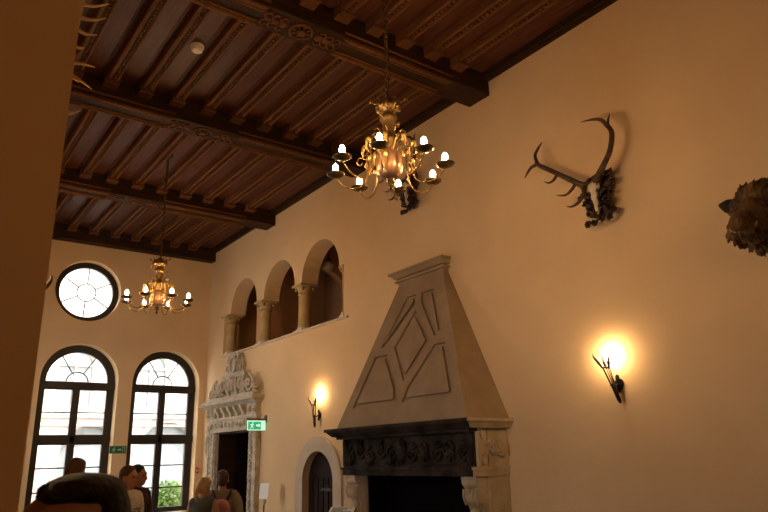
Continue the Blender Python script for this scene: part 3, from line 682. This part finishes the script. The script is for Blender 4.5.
a.build('antler', ANTL, t3, smooth=True)
a = MB(); a.tube([(.36, 3.0, 3.42), (.43, 2.99, 3.50), (.47, 3.0, 3.55)], [.02, .016, .004], 8, 4)
for (x0, z0, x1, z1) in ((.42, 3.495, .558, 3.515), (.40, 3.44, .50, 3.415), (.40, 3.46, .556, 3.397)):
    a.tube([(x0, 3.0, z0), ((x0 + x1) / 2, 3.0, (z0 + z1) / 2 + .008), (x1, 3.0, z1)], [.012, .008, .002], 7, 4)
a.tube([(.38, 3.0, 3.34), (.46, 3.0, 3.25), (.50, 3.0, 3.262), (.52, 3.0, 3.28)], [.012, .009, .006, .002], 7, 4)
a.build('antler', ANTL, t3, smooth=True)

# ------------------------------------------------------------------ boar head
bt = thing('boar_head', 'mounted shaggy brown boar head cut by the right edge', 'animal trophy', (4.99, 1.86, 3.22))
c = Vector((4.75, 1.85, 3.24))
b = MB()
b.ell((4.90, 1.84, 3.24), (.12, .24, .27)); b.ell((4.74, 1.84, 3.25), (.17, .175, .19)); b.ell((4.60, 1.85, 3.17), (.14, .12, .13)); b.ell((4.48, 1.86, 3.11), (.10, .085, .085))
b.tube([(4.54, 1.86, 3.13), (4.40, 1.86, 3.09), (4.34, 1.86, 3.075)], [.075, .052, .048], 14); b.ell((4.60, 1.88, 3.05), (.12, .08, .06)); b.ell((4.66, 2.00, 3.12), (.09, .06, .09)); b.ell((4.66, 1.70, 3.12), (.09, .06, .09))
rn = random.Random(9)
for k in range(520):
    th = rn.random() * 2 * pi; ph = rn.random(); x = 4.90 - .30 * ph; R0 = (.24 - .10 * ph)
    y = 1.845 + R0 * cos(th) * .95; z = 3.235 + R0 * sin(th) * 1.02
    o_ = Vector((0, cos(th), sin(th))); l = .045 + .04 * rn.random()
    b.tube([(x, y - .03 * cos(th), z - .03 * sin(th)), Vector((x + .02, y, z)) + o_ * l * .5, Vector((x + .06, y + .01 * (rn.random() - .5), z)) + o_ * l], [.020, .013, .003], 5)
for (cc, rr, nn) in (((4.74, 1.84, 3.25), (.17, .175, .19), 260), ((4.60, 1.85, 3.17), (.14, .12, .13), 200), ((4.50, 1.86, 3.10), (.10, .085, .085), 110), ((4.66, 2.00, 3.12), (.09, .06, .09), 90)):
    for k in range(nn):
        d_ = Vector((rn.gauss(0, 1), rn.gauss(0, 1), rn.gauss(0, 1))).normalized()
        if d_.x > .4: continue
        p_ = Vector(cc) + Vector((d_.x * rr[0], d_.y * rr[1], d_.z * rr[2])) * .94; fl_ = (d_ * .6 + Vector((.9, 0, -.35))).normalized(); l = .03 + .035 * rn.random()
        b.tube([p_, p_ + d_ * .012 + fl_ * l * .5, p_ + d_ * .014 + fl_ * l], [.015, .010, .002], 5)
o = b.build('head', FUR, bt, smooth=True); remesh(o, .007, 1)
for s in (-1, 1):
    e = MB(); y0 = 1.85 + s * .15
    e.tube([(4.80, y0 - s * .02, 3.31), (4.78, y0 + s * .05, 3.345), (4.77, y0 + s * .095, 3.365), (4.76, y0 + s * .145, 3.385)], [.04, .062, .050, .004], 10, 4); e.build('ear', FURD, bt, smooth=True)
e = MB(); e.ell((4.335, 1.86, 3.073), (.018, .050, .045)); sn = e.build('snout_disc', FUR, bt, smooth=True)
for s in (-1, 1):
    e = MB(); e.ell((4.60, 1.85 + s * .095, 3.24), .018, None, 10, 8); e.build('eye', BLACK, bt, smooth=True)
    e = MB(); e.tube([(4.47, 1.865 + s * .06, 3.06), (4.45, 1.865 + s * .085, 3.075), (4.455, 1.865 + s * .09, 3.115)], [.010, .007, .002], 7, 4); e.build('tusk', ANTL, bt, smooth=True)
cr = MB()
for k in range(90):
    y = 1.85 + (rn.random() - .5) * .22; x = 4.66 + .25 * rn.random(); cr.tube([(x, y, 3.38), (x + .02, y, 3.43), (x + .05, y + (rn.random() - .5) * .03, 3.45 + rn.random() * .03)], [.018, .013, .002], 5)
cr.build('bristle_crest', FURD, bt, smooth=True)
e = MB(); e.prism([(1.66, 3.5), (2.04, 3.5), (2.08, 3.2), (1.85, 2.94), (1.62, 3.2)], [], 4.965, 4.998, YZ); e.build('plaque', CARVED, bt)

bt.location.y += .075; bt.location.z += .055
# ------------------------------------------------------------------ signs, alarm, stands
def exit_sign(root, f, w_, h_, green, white, lit=False):
    """f(u, v, t): u right in the picture, v up, t out of the face"""
    M = lambda: MB()
    b = M(); b.prism(rect(-w_ / 2, w_ / 2, -h_ / 2, h_ / 2), [], -.012, 0, f); b.build('panel', white if lit else green, root, world=False)
    if lit:
        b = M(); b.prism(rect(-w_ * .45, w_ * .24, -h_ * .40, h_ * .36), [], 0, .003, f); b.build('green_field', green, root, world=False)
    b = M(); t0, t1 = .003, .006; s = h_
    b.prism(rect(w_ * .27, w_ * .43, -s * .36, s * .34), [rect(w_ * .30, w_ * .40, -s * .35, s * .28)] if not lit else [], t0, t1, f)   # doorway
    b.prism([(-w_ * .02, s * .10), (w_ * .12, s * .10), (w_ * .12, s * .22), (w_ * .22, 0), (w_ * .12, -s * .22), (w_ * .12, -s * .10), (-w_ * .02, -s * .10)], [], t0, t1, f)   # arrow
    c = (-w_ * .25, 0)
    b.prism(circ(c[0] + s * .10, s * .27, s * .075, 12), [], t0, t1, f)                      # running figure
    b.prism([(c[0] - s * .03, s * .17), (c[0] + s * .13, s * .15), (c[0] + s * .06, -s * .08), (c[0] - s * .08, -s * .06)], [], t0, t1, f)
    for P in ([(c[0] + s * .04, -s * .05), (c[0] + s * .17, -s * .12), (c[0] + s * .13, -s * .33), (c[0] + s * .07, -s * .32), (c[0] + s * .10, -s * .16), (c[0] - s * .02, -s * .09)],
              [(c[0] - s * .07, -s * .03), (c[0] - s * .12, -s * .22), (c[0] - s * .28, -s * .24), (c[0] - s * .28, -s * .30), (c[0] - s * .07, -s * .28), (c[0] - s * .0, -s * .08)],
              [(c[0] + s * .10, s * .15), (c[0] + s * .26, s * .03), (c[0] + s * .23, -s * .01), (c[0] + s * .08, s * .07)],
              [(c[0] - s * .02, s * .16), (c[0] - s * .20, s * .10), (c[0] - s * .18, -s * .02), (c[0] - s * .13, s * .05), (c[0] - s * .02, s * .09)]):
        b.prism(P, [], t0, t1, f)
    b.build('pictogram', white if not lit else white, root, world=False)
es = thing('exit_sign', 'small unlit dark green exit sign on the far wall between the tall windows', 'exit sign', (3.44, D - .001, 1.945))
exit_sign(es, lambda u, v, t: (u, -.013 - t, v), .285, .125, GREEN, SIGNW)
el = thing('exit_sign', 'glowing green and white exit sign sticking out from the carved door surround', 'exit sign', (4.999, 10.02, 2.24))
q = Matrix.Rotation(rad(-6), 3, 'Z')
def fl(u, v, t):
    p = Vector((u - .17 + .0, -.02 - t, v)); return p
exit_sign(el, fl, .32, .155, GREENL, WHITEL, True)
MB().box(-.34, .0, -.02, .0, .085, .11).box(-.012, .0, -.05, .03, .04, .16).box(-.33, -.01, -.012, .012, -.08, .085).build('bracket', BRASSD, el, world=False)
fa = thing('fire_alarm', 'small red fire alarm button on the far wall right of the window', 'fire alarm', (4.90, D - .001, 1.55))
b = MB(); b.box(-.03, .03, -.04, 0, -.045, .045); bevel(b.build('housing', RED, fa, world=False), .006); MB().box(-.018, .018, -.043, -.039, -.015, .02).build('button_window', WHITE, fa, world=False)
st = thing('sign_stand', 'small white notice on a thin post right of the carved doorway', 'sign stand', (4.72, 9.45, 0))
MB().lathe([(.13, .001), (.13, .015), (.02, .03)], (4.72, 9.45, 0)).tube([(4.72, 9.45, .02), (4.72, 9.45, 1.14)], .011).build('post', IRON, st, smooth='auto')
q = Matrix.Translation((4.72, 9.45, 1.27)) @ Matrix.Rotation(rad(-70), 4, 'Z') @ Matrix.Rotation(rad(-8), 4, 'X')
MB().box(-.088, .088, -.006, .006, -.11, .11, q).build('notice_card', mat('paper_white', (.92, .92, .90), rough=.6), st)
MB().ell((4.72, 9.44, 1.12), (.03, .03, .045)).build('clamp', ARCHST, st, smooth=True)
ls = thing('info_lectern', 'slanted white information panel by the left side of the fireplace', 'information stand', (4.14, 6.45, 0))
MB().box(4.0, 4.28, 6.31, 6.59, .001, .02).tube([(4.14, 6.45, .02), (4.14, 6.45, 1.12)], .018).build('post', IRON, ls)
q = Matrix.Translation((4.14, 6.45, 1.155)) @ Matrix.Rotation(rad(-50), 4, 'Z') @ Matrix.Rotation(rad(28), 4, 'X')
pm = bpy.data.materials['paper_white']
MB().box(-.14, .14, -.10, .10, -.01, .0, q).build('panel', pm, ls); MB().box(-.145, .145, -.105, .105, -.02, -.01, q).build('panel_frame', IRON, ls)
pt = MB()
for k in range(6): pt.box(-.115, .11 - .05 * (k % 3), .07 - k * .022, .078 - k * .022, 0, .0015, q)
pt.box(.03, .11, -.085, -.055, 0, .0015, q); pt.build('print', IRON, ls)

# ------------------------------------------------------------------ people
def person(label, loc, face, h, shirt, trouser, hair, hairstyle='short', lean=0, sleeves=True, arm=(0, 0), vox=.012, tilt=0, skin=SKIN):
    """built 1.75 m tall facing -Y, then scaled; face = rotation about Z"""
    t = thing('person', label, 'person', loc, None, face); t.scale = (h / 1.75,) * 3
    # head
    b = MB()
    if hairstyle == 'quiff': b.ell((0, -.004, 1.655), (.079, .102, .085), None, 20, 14)
    b.ell((0, .012, 1.655), (.074, .092, .092), None, 20, 14); b.ell((0, .012, 1.655), (.074, .092, .092), None, 20, 14); b.ell((0, .012, 1.655), (.074, .092, .092), None, 20, 14); b.ell((0, -.015, 1.60), (.058, .070, .078)); b.ell((0, -.045, 1.548), (.034, .036, .028))
    b.tube([(0, -.083, 1.635), (0, -.103, 1.602), (0, -.092, 1.592)], [.008, .016, .012], 8, 2); b.ell((0, -.075, 1.657), (.052, .02, .014)); b.ell((0, -.082, 1.566), (.024, .012, .007)); b.ell((0, -.080, 1.556), (.02, .012, .007))
    for s in (-1, 1): b.ell((s * .076, .012, 1.615), (.010, .020, .032))
    b.tube([(0, .02, 1.62), (0, .02, 1.44)], [.052, .060], 14)
    b.ell((0, .01, 1.36), (.17, .10, .12)); b.ell((0, .01, 1.20), (.15, .10, .18)); b.ell((0, .01, 1.02), (.14, .10, .14)); b.ell((0, .015, .92), (.16, .11, .11))
    for s in (-1, 1):
        sh = Vector((s * .185, .01, 1.415)); el_ = Vector((s * .235, .03, 1.12)); wr = Vector((s * .225, -.06, .87))
        if arm[(s + 1) // 2]: el_ = Vector((s * .25, -.02, 1.14)); wr = Vector((s * .17, -.20, 1.20))
        b.tube([(s * .08, .01, 1.43), sh, el_, wr], [.06, .056, .040, .026], 12, 4)
        d_ = (wr - el_).normalized(); sd = Vector((0, 1, 0)) if abs(d_.y) < .8 else Vector((0, 0, 1))
        b.ell(wr + d_ * .045, (.022, .036, .045)); 
        for k in range(4):
            q_ = wr + d_ * .075 + sd * (k - 1.5) * .019; L_ = (.062, .075, .07, .055)[k]
            b.tube([q_, q_ + d_ * L_ * .5 + Vector((-s * .006, 0, 0)), q_ + d_ * L_ + Vector((-s * .022, 0, 0))], [.0095, .009, .007], 7)
        b.tube([wr + d_ * .02 - sd * .025, wr + d_ * .05 - sd * .048, wr + d_ * .085 - sd * .052], [.012, .010, .008], 7)
        b.tube([(s * .09, .015, .90), (s * .10, .01, .50), (s * .10, .03, .09)], [.085, .056, .038], 12, 4)
    body = b.build('body', skin, t, world=False, smooth=True); remesh(body, vox, 2)
    e = MB()
    for s in (-1, 1): e.ell((s * .031, -.073, 1.632), (.013, .008, .007), None, 10, 8)
    e.build('eyes', BLACK, body, world=False, smooth=True)
    # hair
    b = MB(); b.ell((0, .026, 1.672), (.083, .095, .092), None, 20, 14); b.ell((0, .052, 1.63), (.076, .068, .09))
    if hairstyle == 'quiff':
        b = MB(); b.ell((0, .016, 1.727), (.078, .086, .037), None, 20, 14); b.ell((0, .066, 1.665), (.078, .048, .085))
        for q_ in (-.045, -.015, .015, .045): b.tube([(q_, .03, 1.734 - abs(q_) * .4), (q_, -.03, 1.738 - abs(q_) * .4), (q_, -.062, 1.736 - abs(q_) * .4), (q_, -.074 + abs(q_) * .2, 1.728 - abs(q_) * .4)], [.020, .020, .014, .003], 10, 4)
    if hairstyle == 'pony':
        b.ell((0, .11, 1.66), (.04, .04, .04)); b.tube([(0, .115, 1.65), (0, .17, 1.58), (0, .15, 1.45)], [.034, .036, .012], 10, 4); b.ell((0, -.02, 1.69), (.078, .07, .07))
    if hairstyle == 'bob': b.ell((0, .05, 1.60), (.088, .065, .10)); b.ell((0, -.01, 1.70), (.078, .08, .06))
    hr = b.build('hair', hair, t, world=False, smooth=True); remesh(hr, vox * .8, 1)
    # shirt
    b = MB(); b.ell((0, .01, 1.355), (.178, .122, .13)); b.ell((0, .01, 1.20), (.158, .120, .2)); b.ell((0, .01, 1.04), (.165, .122, .16)); b.tube([(-.185, .01, 1.412), (0, .015, 1.435), (.185, .01, 1.412)], [.080, .086, .080], 12, 3)
    if sleeves:
        for s in (-1, 1): b.tube([(s * .16, .01, 1.41), (s * .205, .015, 1.34), (s * .228, .02, 1.20)], [.076, .072, .064], 12, 3)
    b.tube([(0, .02, 1.44), (0, .015, 1.478)], [.075, .068], 14)
    sh_ = b.build('shirt', shirt, t, world=False, smooth=True); remesh(sh_, vox, 2)
    b = MB(); b.ell((0, .015, .93), (.175, .125, .12))
    for s in (-1, 1): b.tube([(s * .09, .015, .90), (s * .10, .01, .50), (s * .10, .03, .06)], [.10, .072, .062], 12, 4)
    tr_ = b.build('trousers', trouser, t, world=False, smooth=True); remesh(tr_, vox * 1.3, 2)
    for s in (-1, 1):
        b = MB(); b.ell((s * .10, -.03, .045), (.048, .13, .044)); b.box(s * .10 - .045, s * .10 + .045, -.15, .09, .0, .02); b.build('shoe', IRON, t, world=False, smooth='auto')
    return t
cloth = lambda n, c: mat(n, c, tuple(min(1, q * 1.2) for q in c), scale=12, rough=.9)
HD = mat('dark_hair', (.006, .004, .003), (.016, .009, .006), scale=40, rough=.6, bump=.6, bscale=90)
HB = mat('brown_hair', (.05, .02, .009), (.10, .045, .02), scale=40, rough=.6)
HG = mat('blonde_hair', (.42, .25, .09), (.58, .38, .16), scale=40, rough=.55)
DK = cloth('dark_trousers', (.02, .02, .025))
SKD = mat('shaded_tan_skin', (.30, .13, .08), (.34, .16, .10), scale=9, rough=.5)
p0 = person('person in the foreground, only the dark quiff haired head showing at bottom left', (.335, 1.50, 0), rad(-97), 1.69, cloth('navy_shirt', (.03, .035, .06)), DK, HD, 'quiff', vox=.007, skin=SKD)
p1 = person('person with short brown hair wearing a white printed t-shirt, between the windows', (2.19, 7.52, 0), rad(38), 1.685, cloth('white_tee', (.60, .54, .46)), DK, HB)
b = MB()
for k in range(4):
    for q in range(4):
        if (k * 3 + q) % 5: b.box(-.075 + q * .038, -.045 + q * .038, -.119 + .0, -.108, 1.30 - k * .028, 1.318 - k * .028)
b.build('shirt_print', cloth('print_grey', (.22, .20, .18)), p1, world=False)
p2 = person('person in a dark maroon t-shirt standing behind the white t-shirt', (2.44, 8.02, 0), rad(42), 1.69, cloth('maroon_tee', (.035, .012, .014)), DK, HD)
p3 = person('person with dark hair mostly hidden behind the foreground head, before left window', (1.50, 6.80, 0), rad(150), 1.765, cloth('grey_shirt', (.15, .15, .15)), DK, HB, 'bob')
p4 = person('person with tied blonde hair and dark top, left of the carved doorway', (3.20, 7.96, 0), rad(120), 1.525, cloth('olive_top', (.07, .07, .05)), DK, HG, 'pony', sleeves=False)
p5 = person('person seen from behind in a sand top wearing a pink backpack', (3.50, 8.15, 0), rad(156), 1.60, cloth('sand_top', (.24, .18, .12)), DK, HB, 'short')
# backpack worn by the last person
bk = thing('backpack', 'pink and red backpack with black straps on the back of the sand top', 'backpack', p5.location, None, p5.rotation_euler[2]); bk.scale = p5.scale
PINK = cloth('backpack_pink', (.50, .20, .17)); REDC = cloth('backpack_red', (.45, .06, .045))
b = MB(); b.ell((0, .215, 1.30), (.115, .07, .10)); b.box(-.115, .115, .150, .275, 1.02, 1.30); b.ell((0, .215, 1.02), (.115, .07, .04)); remesh(b.build('pack_body', PINK, bk, world=False, smooth=True), .012, 4)
b = MB(); b.ell((0, .27, 1.12), (.09, .035, .085)); b.build('front_pocket', REDC, bk, world=False, smooth=True)
for s in (-1, 1):
    b = MB(); b.tube([(s * .05, .165, 1.36), (s * .10, .14, 1.44), (s * .125, .02, 1.50), (s * .12, -.10, 1.42), (s * .12, -.135, 1.30), (s * .14, -.09, 1.12), (s * .13, .10, 1.02)], .017, 8, 4); b.build('strap', IRON, bk, world=False, smooth=True)

# ------------------------------------------------------------------ courtyard outside
MB().box(-14, 34, D + .46, 40, -.6, -.5).build('ground', COURT, kind='structure')
YB = 25.0
bl = thing('courtyard_building', 'pale sunlit building with pinkish bands across the courtyard outside the windows', 'building', (6, YB, -.5))
wins = []; k = 0
for x in (0.2, 2.6, 5.2, 7.8, 10.4, 13, 15.6): wins.append((x, 3.6, .62, 5.0))
archs = [(-.4, 1.1), (3.1, 1.1), (5.9, 1.0), (8.55, 1.1), (11.7, 1.1), (14.9, 1.1)]
b = MB(); b.prism(rect(-12, 30, -.5, 9.5), [arch(x, r, z0, zs_, 12) for (x, z0, r, zs_) in wins] + [arch(x, r, -.49, 2.0, 14) for x, r in archs], YB, YB + .5, XZ); b.build('facade_wall', FAC, bl)
b = MB(); b.box(-12, 30, YB + .5, YB + .7, -.5, 9.5); b.build('back_wall', FACG, bl)
b = MB(); b.box(-12, 30, YB - .12, YB, 3.22, 3.34); b.box(-12, 30, YB - .1, YB, 2.95, 3.02); b.box(-12, 30, YB - .3, YB + .7, 9.2, 9.5); b.build('string_course', FACP, bl)
for (x, z0, r, zs_) in wins:
    f = MB(); f.prism(arch(x, r, z0, zs_, 12), [rect(x - r + .07, x - .04, z0 + .07, z0 + .75), rect(x + .04, x + r - .07, z0 + .07, z0 + .75), rect(x - r + .07, x - .04, z0 + .83, zs_ - .0), rect(x + .04, x + r - .07, z0 + .83, zs_), [(x + .04, zs_ + .08)] + [(x + .04 + (r - .12) * cos(pi / 2 * q / 6), zs_ + .08 + (r - .16) * sin(pi / 2 * q / 6)) for q in range(7)]], YB + .15, YB + .22, XZ)
    wf = f.build('window', FAC, bl); f = MB(); f.prism(arch(x, r, z0, zs_, 12), [], YB + .23, YB + .25, XZ); f.build('pane', FACG, wf)
for x, r in archs:
    f = MB(); f.prism([(x - r - .2, -.49), (x + r + .2, -.49)] + [(x + (r + .2) * cos(pi * q / 14), 2.0 + (r + .2) * sin(pi * q / 14)) for q in range(15)], [[(x - r, -.48), (x + r, -.48)] + [(x + r * cos(pi * q / 14), 2.0 + r * sin(pi * q / 14)) for q in range(15)]], YB - .06, YB, XZ); f.build('arch_surround', FACP, bl)
def bush(name, label, c, R, n, seed, mat_=LEAF):
    t = thing(name, label, 'bush', (c[0], c[1], -.5), 'green bushes in the courtyard'); rn = random.Random(seed)
    s = MB()
    for k in range(9):
        a = rn.random() * 6.3; s.tube([(c[0], c[1], -.5), (c[0] + .3 * R * cos(a), c[1] + .3 * R * sin(a), c[2] - .3 * R), (c[0] + .7 * R * cos(a), c[1] + .7 * R * sin(a), c[2] + .3 * R)], [.03, .015, .005], 5, 3)
    s.build('stems', WOODJ, t)
    l = MB()
    for k in range(n):
        d_ = Vector((rn.gauss(0, 1), rn.gauss(0, 1), rn.gauss(0, 1))).normalized() * R * (rn.random() ** .4); p = Vector(c) + Vector((d_.x, d_.y, d_.z * .9))
        if p.z < -.5: continue
        u = Vector((rn.gauss(0, 1), rn.gauss(0, 1), rn.gauss(0, .6))).normalized(); v_ = u.orthogonal().normalized(); L = .055 + .05 * rn.random()
        n_ = u.cross(v_) * .012
        q = [p, p + u * L * .5 + v_ * L * .35 + n_, p + u * L, p + u * L * .5 - v_ * L * .35 + n_]
        l.bm.faces.new([l.bm.verts.new(x) for x in q])
    l.build('foliage', mat_, t)
    return t
bush('bush', 'green leafy bush seen through the bottom of the right window', (4.92, 14.2, .98), .40, 1500, 1)
bush('bush', 'wider green bush further back outside the right window', (6.0, 16.4, .75), .6, 1500, 2)
